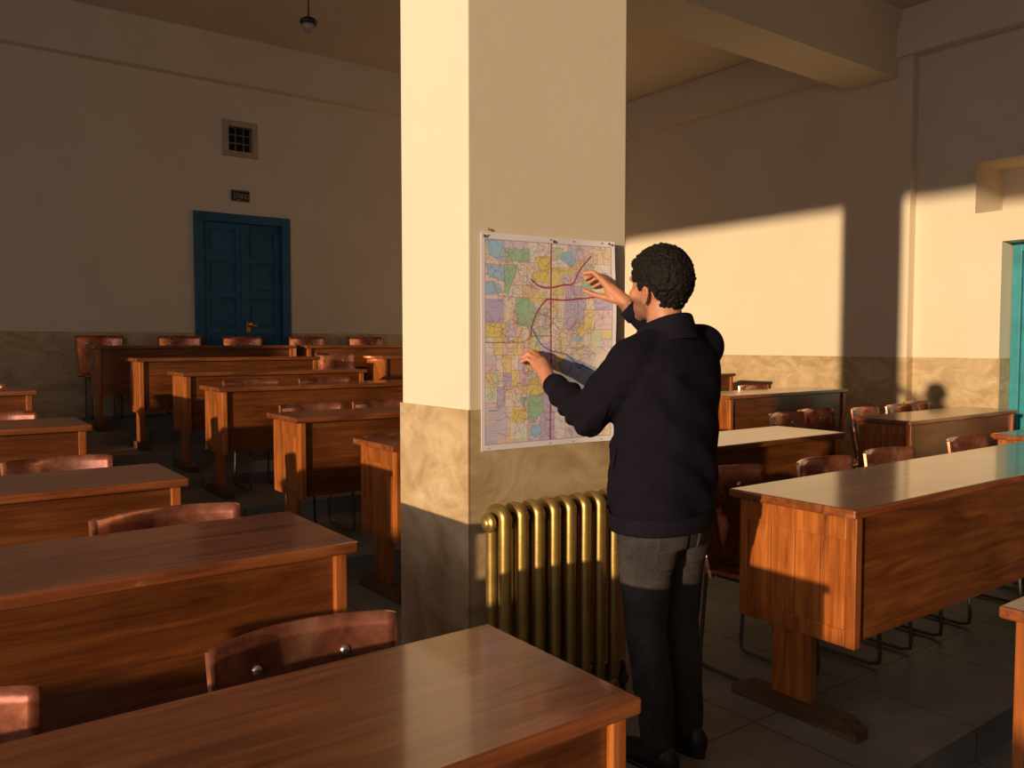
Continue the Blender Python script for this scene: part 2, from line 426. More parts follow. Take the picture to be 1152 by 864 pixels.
# vent window on back wall
v = thing('vent_window', ((VX0 + VX1) / 2, WY, (VZ0 + VZ1) / 2))
tag(v, 'small square barred ventilation window high on the wall above the blue door', 'vent')
hw, hh = (VX1 - VX0) / 2, (VZ1 - VZ0) / 2
b = BM(); t = .065
bx(b, -hw, -hw + t, -.02, .10, -hh, hh, .004); bx(b, hw - t, hw, -.02, .10, -hh, hh, .004)
bx(b, -hw + t, hw - t, -.02, .10, -hh, -hh + t, .004); bx(b, -hw + t, hw - t, -.02, .10, hh - t, hh, .004)
obj('frame', b, 'greyframe', v)
b = BM(); bx(b, -hw + t, hw - t, .085, .10, -hh + t, hh - t); obj('recess', b, 'black', v)
b = BM()
for k in range(1, 3):
    x = -hw + t + (2 * hw - 2 * t) * k / 3; bx(b, x - .006, x + .006, .02, .03, -hh + t, hh - t)
    z = -hh + t + (2 * hh - 2 * t) * k / 3; bx(b, -hw + t, hw - t, .014, .024, z - .006, z + .006)
obj('grille', b, 'wire', v)
# number plate above the door
p = thing('door_sign', (3.135, WY, 3.115)); tag(p, 'small dark plate with faded characters on the wall above the blue door', 'sign')
b = BM(); bx(b, -.105, .105, -.015, 0, -.065, .065, .003)
obj('plate', b, 'dark_plate', p)
b = BM()
def stroke(x0, z0, x1, z1, w=.006):
    tube(b, [(x0, -.017, z0), (x1, -.017, z1)], w * .7, 6)
for x0, z0, x1, z1 in [(-.085, -.03, -.055, -.03), (-.07, -.03, -.07, .035), (-.07, .035, -.085, .02), (-.045, -.03, -.045, .025), (-.045, .025, -.02, .025),
                       (-.02, .025, -.02, -.02), (-.045, -.045, .0, -.045), (-.01, .02, .012, -.03), (.012, -.03, .02, .03), (.02, .03, .02, -.03),
                       (.045, .02, .045, -.03), (.045, -.03, .06, -.03), (.06, -.03, .06, .02), (.06, .02, .085, .02), (.085, .02, .085, -.035)]:
    stroke(x0, z0, x1, z1)
bx(b, -.097, .097, -.018, -.014, .052, .056); bx(b, -.097, .097, -.018, -.014, -.058, -.054)
obj('lettering', b, 'letter', p)
# hanging lamp
l = thing('pendant_lamp', (2.61, 6.27, 3.90)); tag(l, 'small round pendant lamp hanging on a thin rod from the ceiling', 'lamp')
b = BM(); tube(b, [(0, 0, .07), (0, 0, CZ - 3.90)], .008, 8); obj('rod', b, 'steel', l)
b = BM(); lathe(b, [(.012, .085), (.03, .075), (.062, .06), (.068, .045), (.066, .03), (.05, .028)], 'Z', (0, 0, 0), 24); obj('lamp_shade', b, 'dark_plate', l)
b = BM(); lathe(b, [(.045, .03), (.055, .01), (.045, -.02), (.02, -.035), (.004, -.038)], 'Z', (0, 0, 0), 24); obj('globe', b, 'glass_lamp', l)
b = BM(); lathe(b, [(.004, CZ - 3.90), (.05, CZ - 3.90 - .001), (.04, CZ - 3.60), (.012, CZ - 3.62)], 'Z'); obj('ceiling_rose', b, 'dark_plate', l)

# ------------------------------------------------------------------ desks
def desk(x0, y0, z0, L, W, label, Hd=.83, rail_left=True):
    t = thing('desk', (x0, y0, z0)); tag(t, label, 'desk', 'long wooden lecture desks')
    b = BM(); bx(b, 0, L, 0, W, Hd - .034, Hd, .007); obj('tabletop', b, 'top', t)
    zt, zb = Hd - .034, .33
    ix, iy = .035, .018
    b = BM(); bx(b, ix + .03, L - ix - .03, iy + .012, iy + .032, zb + .015, zt, .002)
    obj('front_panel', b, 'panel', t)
    for s in (0, 1):
        X = lambda a, c: (a, c) if s == 0 else (L - c, L - a)
        b = BM(); xa, xb = X(ix - .004, ix + .034); bx(b, xa, xb, iy - .006, iy + .036, zb, zt, .004)
        obj('corner_post', b, 'panel_v', t)
        b = BM(); ya, yb = iy + .036, W - .03
        xa, xb = X(ix, ix + .024)
        bx(b, xa, xb, yb - .035, yb, zb, zt, .003)                     # rear stile
        bx(b, xa, xb, ya, yb - .035, zt - .085, zt, .003)              # top rail
        bx(b, xa, xb, ya, yb - .035, zb, zb + .06, .003)               # bottom rail
        n = 4; pw = (yb - .035 - ya) / n
        xa, xb = X(ix + .006, ix + .020)
        for q in range(n): bx(b, xa, xb, ya + q * pw + .0012, ya + (q + 1) * pw - .0012, zb + .055, zt - .08, .0025)
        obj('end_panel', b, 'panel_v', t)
        b = BM(); xa, xb = X(ix + .026, ix + .064); ym = W * .53
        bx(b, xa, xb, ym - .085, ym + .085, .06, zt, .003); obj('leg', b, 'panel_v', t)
        b = BM(); xa, xb = X(ix + .0, ix + .075)
        r = [(0, .0), (0, .035), (.06, .065), (W - .06, .065), (W, .035), (W, 0)]
        A = [b.verts.new((xa, y, z)) for y, z in r]; B = [b.verts.new((xb, y, z)) for y, z in r]
        b.faces.new(A); b.faces.new(B[::-1])
        for q in range(6): b.faces.new((A[q], B[q], B[(q + 1) % 6], A[(q + 1) % 6]))
        obj('foot', b, 'foot', t)
    return t
L0 = 1.85
desk(1.15 - L0, 1.127, FL, L0, .54, 'long varnished desk nearest the camera, crossing the bottom left foreground')
desk(1.03 - L0, 2.15, 0, L0, .54, 'long wooden desk directly behind the nearest foreground desk, front panel half in shade')
desk(.915 - L0, 3.50, 0, L0, .545, 'third wooden desk back in the left foreground block', .845)
desk(.79 - L0, 4.94, .13, L0, .60, 'fourth desk back at the left edge of the photo')
desk(.70 - L0, 6.50, .25, L0, .54, 'farthest desk at the left edge, only its corner in view near the dado')
desk(2.035, 3.84, 0, 1.85, .48, 'wooden desk whose end panel touches the pillar edge from behind, nearest of the middle block', .86)
desk(1.83, 4.66, .13, 1.85, .50, 'second desk of the middle block, with two chair backs showing above it')
desk(1.80, 6.07, .25, 1.80, .50, 'third desk of the middle block with orange lit end panel and dark foot')
desk(1.785, 6.98, .335, 1.66, .50, 'fourth desk of the middle block, in shade on a dark stepped tier')
desk(1.60, 7.80, .445, 1.73, .46, 'fifth desk of the middle block, one row before the rearmost')
desk(1.40, 8.66, .556, 2.02, .40, 'rearmost desk in front of the blue door')
desk(3.53, 8.66, .556, 1.85, .40, 'rearmost desk right of the blue door, partly hidden by the pillar')
desk(4.02, 7.80, .445, 1.85, .46, 'desk with lit end left of the pillar, in front of the rearmost right desk')
desk(2.59, 1.54, 0, 2.69, .54, 'large long desk in the right foreground with bright planked end panel and pedestal foot')
desk(3.0, 2.97, 0, 1.86, .52, 'desk just right of the man, pale sunlit top, dark front')
desk(5.94, 3.11, 0, 1.80, .46, 'desk in front of the right wall near the teal door')
desk(5.53, 1.86, 0, 1.80, .52, 'desk corner behind the big right desk at the right edge of the photo')
desk(5.60, 4.50, .13, 1.80, .50, 'desk by the right wall dado, behind the pale topped desk')
desk(5.42, 5.78, .25, 1.88, .50, 'farthest desk on the right, a small end showing beside the man')
desk(2.33, .43, FL, 1.85, .54, 'desk corner low at the right edge, in front of the big right desk')

# ------------------------------------------------------------------ chairs
def make_chair():
    t = thing('chair', (0, 0, 0))
    w = .465
    def back(u, v_):
        s = 2 * u - 1; z = .43 + v_ * .43
        if v_ > .9: z -= .005 * max(0, abs(s) - .9) / .1 * (v_ - .9) / .1
        
        ww = w * (1 - .05 * (1 - v_)) / 2
        y = -.072 * s * s - (1 - v_) * .055 - .03 * (1 - v_) ** 3
        return Vector((s * ww, y, z))
    b = BM(); shell(b, back, 22, 12, .012); obj('backrest', b, 'ply', t)
    def seat(u, v_):
        s = 2 * u - 1; y = -.11 - v_ * .33
        z = .445 + .012 * s * s - .02 * (2 * v_ - 1) ** 2 * (1 if v_ > .5 else .2)
        ww = .21 * (1 - .12 * v_)
        return Vector((s * ww, y, z))
    b = BM(); shell(b, seat, 14, 12, .012); obj('seat', b, 'ply', t)
    for s in (-1, 1):
        x = s * .135
        pts = [(x, -.015, .70), (x, -.045, .55), (x, -.075, .44), (x, -.06, .40), (x * 1.02, -.035, .06), (x * 1.02, -.04, .022), (x * 1.02, -.07, .012),
               (x * 1.02, -.38, .012), (x * 1.02, -.42, .025), (x * 1.02, -.425, .07), (x * 1.02, -.40, .38), (x * 1.05, -.38, .415), (x, -.33, .425), (x, -.12, .425)]
        b = BM(); tube(b, pts, .0088, 8); obj('leg', b, 'steel', t)
    b = BM(); tube(b, [(-.14, -.30, .418), (.14, -.30, .418)], .009, 8); tube(b, [(-.14, -.085, .418), (.14, -.085, .418)], .009, 8); obj('crossbar', b, 'steel', t)
    for s in (-1, 1):
        b = BM(); c = back(.5 + s * .24, .80); lathe(b, [(.0125, .0), (.0125, -.004), (.009, -.008), (.001, -.010)], 'Y', (c.x, c.y - .006, c.z), 14)
        obj('rivet', b, 'rivet', t)
    return t
chair0 = make_chair(); used = False
def chair(x, y, z, label, rz=0, group='plywood lecture chairs'):
    global used
    c = chair0 if not used else copy_tree(chair0)
    used = True
    c.location = (x, y, z); c.rotation_euler = (0, 0, math.radians(rz)); tag(c, label, 'chair', group)
    return c
chair(.735, 1.885, FL, 'coppery plywood chair with two rivets behind the nearest foreground desk, its back fully visible')
chair(-.045, 1.90, FL, 'coppery chair back cut by the left edge, behind the nearest desk')
chair(.66, 2.86, 0, 'coppery chair back behind the second foreground desk, pale rivets', 1)
chair(.55, 4.46, 0, 'coppery chair back behind the third desk at the left edge')
chair(.39, 5.88, .13, 'chair back behind the fourth desk at far left edge')
chair(.33, 7.30, .25, 'tiny dark chair back at the left edge against the stone dado')
chair(2.36, 4.43, 0, 'chair back right at the pillar edge, behind the nearest middle block desk')
chair(2.95, 4.43, 0, 'chair behind the nearest middle block desk, hidden in part by the pillar')
chair(2.22, 5.43, .13, 'left one of two chair backs behind the second desk of the middle block', 1)
chair(2.76, 5.42, .13, 'right one of two chair backs behind the second desk of the middle block', -2)
chair(2.23, 6.68, .25, 'chair back with pinkish sheen behind the third middle block desk')
chair(2.86, 6.68, .25, 'dark chair back beside the pinkish one behind the third middle block desk')
chair(3.74, 8.42, .445, 'dark chair back in the gap between the rear middle and rear right desks')
chair(1.60, 9.57, .63, 'dark chair standing free beside the left end of the rearmost desk against the dado')
chair(2.40, 9.55, .63, 'chair back left of the blue door above the rearmost desk')
chair(3.09, 9.55, .63, 'chair back in front of the blue door above the rearmost desk', 1)
chair(3.87, 9.55, .63, 'chair back just right of the blue door above the rearmost desk')
chair(4.65, 9.55, .63, 'chair back above the rear right desk, nearest the pillar')
chair(2.858, 2.36, 0, 'dark glossy tall chair back right beside the man, by the big right desk')
chair(3.45, 2.28, 0, 'glossy maroon chair back, second along the big right desk', 2)
chair(4.04, 2.29, 0, 'glossy maroon chair back, third along the big right desk', -1)
chair(4.88, 2.29, 0, 'dark chair back, rightmost along the big right desk')
chair(5.55, 3.96, 0, 'dark chair showing behind the pale topped desk, left of its glossy neighbour')
chair(6.05, 4.04, 0, 'tall dark chair with a bright highlight behind the end of the pale topped desk', -2)
chair(6.52, 3.88, 0, 'dark chair at the left end of the desk near the right wall', 3)
chair(7.08, 3.88, 0, 'middle chair behind the desk near the right wall')
chair(7.60, 4.00, 0, 'rightmost low chair top behind the desk near the right wall')
chair(6.78, 5.22, .13, 'lone chair top behind the desk by the right wall dado')

# ------------------------------------------------------------------ radiator
rt = thing('radiator', (1.587, 2.20, 0)); tag(rt, 'gold painted cast iron column radiator below the map on the pillar', 'radiator')
def section(bm, x):
    z0, z1, dy = .14, .845, .075; r = .027
    pts = []
    def arc(cy, cz, rr, a0, a1, n=6):
        for k in range(n + 1):
            a = math.radians(a0 + (a1 - a0) * k / n); pts.append((x, cy + rr * math.cos(a), cz + rr * math.sin(a)))
    arc(.0275, z1 - .035, .0275, 180, 90, 5); arc(dy - .0275, z1 - .035, .0275, 90, 0, 5)
    arc(dy - .0275, z0 + .035, .0275, 0, -90, 5); arc(.0275, z0 + .035, .0275, -90, -180, 5)
    rings_n = len(pts)
    tube(bm, pts, r * .80, 12, closed=True)
    for v in bm.verts: pass
sp = .0717
for k in range(8):
    b = BM(); section(b, 0)
    for q in b.verts: q.co.x *= 1.05
    o = obj('section', b, 'gold', rt, (k * sp, 0, 0))
b = BM()
for k in range(7):
    for z in (.80, .19):
        lathe(b, [(.021, k * sp + .012), (.024, k * sp + .030), (.024, k * sp + .042), (.021, k * sp + .060)], 'X', (0, .0375, z), 14)
obj('hub', b, 'gold', rt)
b = BM(); lathe(b, [(.020, -.015), (.020, -.030), (.032, -.031), (.034, -.040), (.030, -.050), (.022, -.051), (.021, -.056), (.014, -.062), (.002, -.064)], 'X', (0, .0375, .80), 20)
obj('end_plug', b, 'gold', rt)
for k in (0, 7):
    b = BM(); rings_loft(b, [ellipse((k * sp, .0375), .024, .052, z) if z > .02 else ellipse((k * sp, .0375), .03, .065, z) for z in (0, .018, .05, .13, .17)]); obj('foot', b, 'gold', rt)
b = BM(); x7 = 7 * sp
tube(b, [(x7 + .02, .0375, .19), (x7 + .07, .0375, .19), (x7 + .085, .0375, .17), (x7 + .085, .0375, 0)], .012, 10)
lathe(b, [(.017, .10), (.022, .11), (.022, .13), (.017, .14)], 'Z', (x7 + .085, .0375, 0), 14)
pp = obj('pipe', b, 'steel', rt); pp['label'] = 'thin dark supply pipe'

# ------------------------------------------------------------------ wall map
MX0, MX1, MZ0, MZ1, MY = 1.606, 2.226, 1.022, 1.788, PY0 - g - .004
GW, GH = 380, 448
img = np.zeros((GH, GW, 3)); img[:] = (.82, .70, .66)
rs = np.random.RandomState(3)
uu, vv = np.meshgrid((np.arange(GW) + .5) / GW, (np.arange(GH) + .5) / GH)
PAL = {'blue': (.38, .60, .78), 'green': (.38, .62, .38), 'lgreen': (.60, .72, .42), 'purple': (.50, .46, .68), 'yellow': (.83, .70, .16), 'cream': (.86, .76, .58),
       'pink': (.80, .60, .62), 'lilac': (.68, .60, .72), 'grey': (.62, .58, .62), 'orange': (.86, .60, .30), 'steel': (.30, .42, .60), 'white': (.88, .82, .78)}
def rect(u0, u1, v0, v1, c, a=1.0):
    m_ = (uu >= u0) & (uu < u1) & (vv >= v0) & (vv < v1); img[m_] = img[m_] * (1 - a) + np.array(PAL[c] if isinstance(c, str) else c) * a
EDGES = []
def poly(pts, c, a=1.0):
    ins = np.zeros(uu.shape, bool); n = len(pts)
    for i in range(n):
        (x1, y1), (x2, y2) = pts[i], pts[(i + 1) % n]
        cond = ((y1 > vv) != (y2 > vv)); xi = (x2 - x1) * (vv - y1) / ((y2 - y1) or 1e-9) + x1
        ins ^= cond & (uu < xi)
    img[ins] = img[ins] * (1 - a) + np.array(PAL[c]) * a
    EDGES.append(pts + [pts[0]])
def line(pts, col, w=.002, a=.85):
    col = np.array(col)
    for (x1, y1), (x2, y2) in zip(pts, pts[1:]):
        pad = w * 3
        i0, i1 = max(0, int((min(x1, x2) - pad) * GW)), min(GW, int((max(x1, x2) + pad) * GW) + 2)
        j0, j1 = max(0, int((min(y1, y2) - pad) * GH)), min(GH, int((max(y1, y2) + pad) * GH) + 2)
        if i1 <= i0 or j1 <= j0: continue
        U, V = uu[j0:j1, i0:i1], vv[j0:j1, i0:i1]
        dx, dy = x2 - x1, y2 - y1; L2 = dx * dx + dy * dy + 1e-12
        t_ = np.clip(((U - x1) * dx + (V - y1) * dy) / L2, 0, 1)
        dd = np.hypot(U - x1 - t_ * dx, (V - y1 - t_ * dy) * 1.18)
        al = (np.clip((w - dd) / .0012 + .5, 0, 1) * a)[..., None]
        img[j0:j1, i0:i1] = img[j0:j1, i0:i1] * (1 - al) + col * al
def smooth(pts, n=10):
    P = [np.array(p) for p in pts]; P = [P[0]] + P + [P[-1]]; out = []
    for i in range(1, len(P) - 2):
        for k in range(n):
            t_ = k / n; out.append(tuple(.5 * ((2 * P[i]) + (-P[i - 1] + P[i + 1]) * t_ + (2 * P[i - 1] - 5 * P[i] + 4 * P[i + 1] - P[i + 2]) * t_ ** 2 + (-P[i - 1] + 3 * P[i] - 3 * P[i + 1] + P[i + 2]) * t_ ** 3)))
    out.append(tuple(P[-1])); return out
names = ['cream', 'yellow', 'cream', 'lilac', 'yellow', 'pink', 'lgreen', 'cream', 'white', 'lilac', 'orange', 'white', 'purple', 'yellow']
INK = (.30, .10, .14)
def split(u0, u1, v0, v1, dep):
    if dep == 0 or (u1 - u0 < .06 and v1 - v0 < .06):
        c = names[rs.randint(len(names))]; rect(u0, u1, v0, v1, c, .75); return
    if (u1 - u0) > (v1 - v0) * rs.uniform(.7, 1.4):
        m_ = u0 + (u1 - u0) * rs.uniform(.35, .65); split(u0, m_, v0, v1, dep - 1); split(m_, u1, v0, v1, dep - 1)
        line([(m_, v0), (m_, v1)], INK, .0014, .75)
    else:
        m_ = v0 + (v1 - v0) * rs.uniform(.35, .65); split(u0, u1, v0, m_, dep - 1); split(u0, u1, m_, v1, dep - 1)
        line([(u0, m_), (u1, m_)], INK, .0014, .75)
b0 = .03
split(b0, 1 - b0, b0, 1 - b0, 7)
rect(.62, .97, .50, .97, 'cream', .45); rect(.75, .97, .03, .3, 'cream', .35)
poly([(.03, .03), (.16, .03), (.155, .13), (.06, .10)], 'blue'); poly([(.03, .14), (.16, .145), (.165, .22), (.06, .20)], 'blue'); poly([(.03, .22), (.13, .23), (.15, .27), (.03, .28)], 'blue')
poly([(.165, .07), (.25, .065), (.25, .12), (.17, .13)], 'green'); poly([(.26, .07), (.34, .06), (.35, .12), (.26, .13)], 'green')
poly([(.16, .14), (.26, .14), (.22, .22), (.19, .28), (.165, .27)], 'green'); poly([(.24, .29), (.34, .29), (.42, .36), (.37, .43), (.25, .42)], 'green')
rect(.03, .16, .30, .41, 'purple', .9); rect(.165, .235, .30, .41, 'cream', .8)
poly([(.60, .07), (.66, .06), (.70, .11), (.67, .14), (.58, .10)], 'blue'); poly([(.52, .05), (.60, .05), (.58, .10), (.52, .11)], 'lgreen')
poly([(.38, .10), (.50, .09), (.50, .15), (.43, .17)], 'yellow'); poly([(.38, .17), (.48, .15), (.50, .22), (.36, .21)], 'yellow'); rect(.52, .68, .14, .175, 'yellow', .8)
poly([(.62, .28), (.78, .29), (.76, .40), (.70, .45), (.60, .43)], 'purple', .75); rect(.70, .80, .40, .46, 'yellow', .5); rect(.66, .76, .47, .50, 'blue', .8)
poly([(.76, .19), (.82, .17), (.84, .23), (.80, .27), (.74, .24)], 'green', .9); poly([(.68, .17), (.74, .15), (.76, .20), (.69, .22)], 'grey')
rect(.05, .165, .41, .48, 'yellow', .7); rect(.17, .25, .41, .48, 'lilac', .8); rect(.40, .50, .42, .46, 'green', .5); rect(.36, .48, .26, .31, 'yellow', .7)
poly([(.56, .60), (.64, .57), (.76, .60), (.93, .65), (.84, .72), (.70, .77), (.58, .70)], 'steel', .8); poly([(.56, .66), (.62, .65), (.63, .70), (.57, .70)], 'green', .6)
rect(.33, .45, .67, .75, 'yellow', .95); poly([(.33, .76), (.44, .75), (.45, .83), (.38, .88), (.33, .86)], 'green'); poly([(.28, .76), (.32, .76), (.31, .80), (.28, .79)], 'green')
rect(.21, .32, .81, .875, 'yellow', .95); rect(.21, .32, .88, .95, 'white', .8); poly([(.36, .90), (.42, .89), (.44, .93), (.40, .955), (.35, .94)], 'blue')
rect(.04, .19, .80, .95, 'lilac', .8); rect(.04, .10, .70, .77, 'lgreen', .8)
rect(.55, .60, .46, .60, 'yellow', .6); rect(.48, .56, .36, .52, 'white', .5); poly([(.44, .30), (.52, .32), (.58, .40), (.48, .42), (.42, .36)], 'lgreen', .4)
for e_ in EDGES: line(e_, (.22, .10, .14), .0012, .7)
for _ in range(150):                                                     # ring roads around the districts
    x, y, r1, r2 = rs.uniform(.08, .92), rs.uniform(.06, .94), rs.uniform(.018, .05), rs.uniform(.015, .045)
    if x < .24 and y > .76: continue
    line(smooth([(x + r1 * (1 + .25 * rs.randn()) * math.cos(q), y + r2 * (1 + .25 * rs.randn()) * math.sin(q)) for q in np.linspace(0, rs.uniform(3, 6.2), 8)], 4), (.34, .12, .18) if rs.rand() < .75 else (.2, .2, .35), .0013, .8)
for _ in range(450):                                                     # small streets
    x, y = rs.uniform(.03, .97), rs.uniform(.03, .97)
    if .04 < x < .20 and y > .79: continue
    pts = [(x, y)]; a_ = rs.uniform(0, 6.28)
    for k in range(rs.randint(2, 6)):
        a_ += rs.normal(0, .5); x = min(.97, max(.03, x + .022 * math.cos(a_))); y = min(.97, max(.03, y + .018 * math.sin(a_))); pts.append((x, y))
    line(smooth(pts, 3), (.30, .12, .18) if rs.rand() < .7 else (.22, .28, .20), .0013, .8)
for _ in range(2600):                                                    # place dots
    x, y = rs.uniform(.03, .97), rs.uniform(.03, .97); line([(x, y), (x + .005, y)], (.4, .2, .25) if rs.rand() < .6 else (.55, .55, .25), .0012, .45)
for gx in (.165, .335, .66, .80): line([(gx, .03), (gx + .01, .97)], (.50, .22, .28), .0012, .7)
for gy in (.155, .29, .41, .525, .68, .80): line([(.03, gy), (.97, gy + .004)], (.50, .22, .28), .0012, .6)
RED = (.40, .0, .06); NAVY = (.06, .06, .32)
line([(.507, .02), (.503, .98)], RED, .0052, 1.0)
line(smooth([(.36, .205), (.42, .235), (.50, .24), (.60, .225), (.68, .215), (.73, .15), (.82, .08)]), RED, .0048, .95)
line(smooth([(.355, .47), (.36, .43), (.40, .36), (.46, .305), (.50, .295), (.60, .298), (.72, .29), (.97, .27)]), RED, .0048, .95)
line(smooth([(.68, .215), (.69, .27), (.72, .32), (.70, .40), (.62, .46)]), (.45, .15, .35), .0025)
line([(.03, .50), (.30, .50), (.36, .47), (.50, .47)], RED, .0026); line(smooth([(.36, .36), (.46, .37), (.56, .43), (.62, .46)]), (.50, .12, .25), .0025)
line(smooth([(.355, .43), (.42, .50), (.50, .54), (.62, .56), (.70, .60), (.80, .63), (.96, .68)]), NAVY, .0032, .95); line(smooth([(.50, .54), (.46, .60), (.40, .64)]), NAVY, .002)
line(smooth([(.34, .64), (.30, .56), (.32, .50), (.38, .47)]), (.5, .15, .3), .002); line(smooth([(.37, .44), (.41, .48), (.39, .52)]), (.15, .40, .75), .006, .8)
line([(.70, .61), (.73, .63), (.76, .61)], (.20, .10, .5), .007, .9)
for k in range(9): 
    y = .835 + k * .012; line([(.055, y), (.055 + rs.uniform(.07, .12), y)], (.30, .24, .30), .0012, .7)
line([(.055, .815), (.12, .815)], (.15, .1, .12), .003, .8)
m_ = (uu < b0) | (uu > 1 - b0) | (vv < b0) | (vv > 1 - b0); img[m_] = (.84, .80, .78)
line([(b0, b0), (1 - b0, b0), (1 - b0, 1 - b0), (b0, 1 - b0), (b0, b0)], (.35, .08, .12), .0022, .9)
for x in (.05, .5, .68, .9): line([(x, .013), (x + .012, .013)], (.1, .08, .08), .004, .8); line([(x, .988), (x + .01, .988)], (.2, .1, .1), .003, .7)
verts = []; 
for j in range(GH):
    vn = j / (GH - 1)
    for i in range(GW):
        u = i / (GW - 1)
        out = .026 * max(0, (u - .72) / .28) ** 2 * (.6 + .4 * math.sin(vn * 3.1)) + .004 * max(0, math.sin(vn * 9 + u * 5)) * u
        verts.append((MX0 + (MX1 - MX0) * u - .0 * vn, MY - out, MZ1 + .010 * u - (MZ1 - MZ0 + .012 * u) * vn))
idx = np.arange(GH * GW).reshape(GH, GW)
q4 = np.stack([idx[:-1, :-1], idx[1:, :-1], idx[1:, 1:], idx[:-1, 1:]], -1).reshape(-1, 4)
me = bpy.data.meshes.new('street_map'); me.from_pydata([(x - MX0, y - MY, z - MZ0) for x, y, z in verts], [], q4.tolist())
at = me.color_attributes.new('print', 'FLOAT_COLOR', 'POINT')
rgba = np.ones((GH * GW, 4), dtype=np.float32); rgba[:, :3] = np.clip((img * .95 + .035) * (1, 1.0, 1.12), 0, 1).reshape(-1, 3) ** 1.0
at.data.foreach_set('color', rgba.ravel()); me.polygons.foreach_set('use_smooth', [True] * len(me.polygons))
mm, nt, bb = new_mat('printed_city_map'); an = N(nt, 'ShaderNodeAttribute'); an.attribute_name = 'print'
nt.links.new(an.outputs['Color'], bb.inputs['Base Color']); bb.inputs['Roughness'].default_value = .55
me.materials.append(mm)
mo = bpy.data.objects.new('street_map', me); COL.objects.link(mo); mo.location = (MX0, MY, MZ0)
sm = mo.modifiers.new('thickness', 'SOLIDIFY'); sm.thickness = .0008; sm.offset = -1
tag(mo, 'large colourful printed street map held against the pillar', 'map')
def pin(x, z, label, y=MY - .001):
    b = BM(); lathe(b, [(.0012, .003), (.0012, -.001), (.0045, -.0015), (.0050, -.004), (.003, -.006), (.001, -.0065)], 'Y', (0, 0, 0), 12)
    o = obj('push_pin', b, 'brass' if z > 1.79 else 'steel', None, (x, y, z)); tag(o, label, 'pin', 'pins along the top of the map')
pin(1.640, 1.802, 'brass pin in the plaster above the top left corner of the map', PY0 - .005)
pin(1.618, 1.776, 'dark pin at the top left corner of the map')
pin(1.93, 1.779, 'dark pin at the top middle of the map, on the red line')
pin(2.19, 1.787, 'dark pin near the top right corner of the map', MY - .020)

# ------------------------------------------------------------------ the man
R0 = Vector((2.02, 1.89, 0))
man = thing('person', R0); tag(man, 'dark haired man in navy jacket and charcoal jeans pressing a map to the pillar', 'person')
V = Vector
shL, shR = V((-.165, .005, 1.355)), V((.175, .01, 1.40))
elL, wrL = V((-.245, .105, 1.165)), V((-.226, .312, 1.258))
elR, wrR = V((.285, .17, 1.345)), V((.135, .315, 1.535))
hipL, hipR = V((-.088, 0, .84)), V((.088, .01, .84))
knL, knR = V((-.085, -.005, .45)), V((.095, .02, .45))
anL, anR = V((-.078, -.055, .085)), V((.100, -.02, .085))
b = BM()
# trunk
rings_loft(b, [ellipse((0, 0), .155, .105, .80), ellipse((0, 0), .165, .115, .9), ellipse((0, .0), .145, .105, 1.05), ellipse((0, 0), .165, .115, 1.22),
               ellipse((0, 0), .165, .105, 1.33), ellipse((0, 0), .12, .08, 1.40), ellipse((0, .0), .07, .065, 1.43)])
# neck and head
rings_loft(b, [ellipse((0, -.005), .064, .062, 1.40), ellipse((-.0, .002), .058, .060, 1.46), ellipse((0, .012), .056, .062, 1.53), ellipse((0, .016), .055, .06, 1.58)])
HC = V((0.0, .028, 1.590)); HS = 1.07
def hp(x, y, z): return HC + V((x, y, z)) * HS
HB = ball
def ball(bm, c, r, sc=(1, 1, 1), rot=None, sub=3): HB(bm, c, r, tuple(q * HS for q in sc), rot, sub)
ball(b, hp(0, -.012, .022), 1, (.076, .094, .094))
ball(b, hp(0, .030, -.012), 1, (.064, .066, .080))
ball(b, hp(0, .048, -.062), 1, (.050, .045, .040))       # jaw
ball(b, hp(0, .080, -.085), 1, (.024, .018, .020), sub=2)       # chin
chain(b, [hp(0, .088, .022), hp(0, .106, -.012), hp(0, .110, -.022)], [.009, .012, .012], 10)
ball(b, hp(-.011, .100, -.024), .010, sub=2); ball(b, hp(.011, .100, -.024), .010, sub=2)
capsule(b, hp(-.018, .087, -.050), hp(.018, .087, -.050), .0085, .0085, 8)  # lips
capsule(b, hp(-.016, .086, -.059), hp(.016, .086, -.059), .008, .008, 8)
capsule(b, hp(-.045, .074, .028), hp(.045, .074, .028), .012, .012, 10)     # brow ridge
for s in (-1, 1):
    ball(b, hp(s * .046, .055, -.022), 1, (.022, .026, .024), sub=2)
    rot = Matrix.Rotation(math.radians(s * 22), 3, 'Z') @ Matrix.Rotation(math.radians(-8), 3, 'X')
    ear = [hp(s * q[0], q[1], q[2] - .022) for q in ((.071, -.002, -.028), (.077, -.004, -.012), (.083, -.012, .008), (.084, -.020, .018), (.085, -.028, .012), (.084, -.030, -.002), (.078, -.020, -.020), (.073, -.006, -.034))]
    tube(b, ear, .0062, 8, closed=True); ball(b, hp(s * .074, -.014, -.028), 1, (.006, .014, .022), rot, 2)
# arms
def arm(sh, el, wr):
    chain(b, [V((sh.x * .5, sh.y, sh.z - .01)), sh, el, el.lerp(wr, .35), wr], [.05, .056, .042, .041, .027])
arm(shL, elL, wrL); arm(shR, elR, wrR)
def finger(pts, r0=.0092, r1=.0072):
    n = len(pts); chain(b, pts, [r0 + (r1 - r0) * i / (n - 1) for i in range(n)], 10)
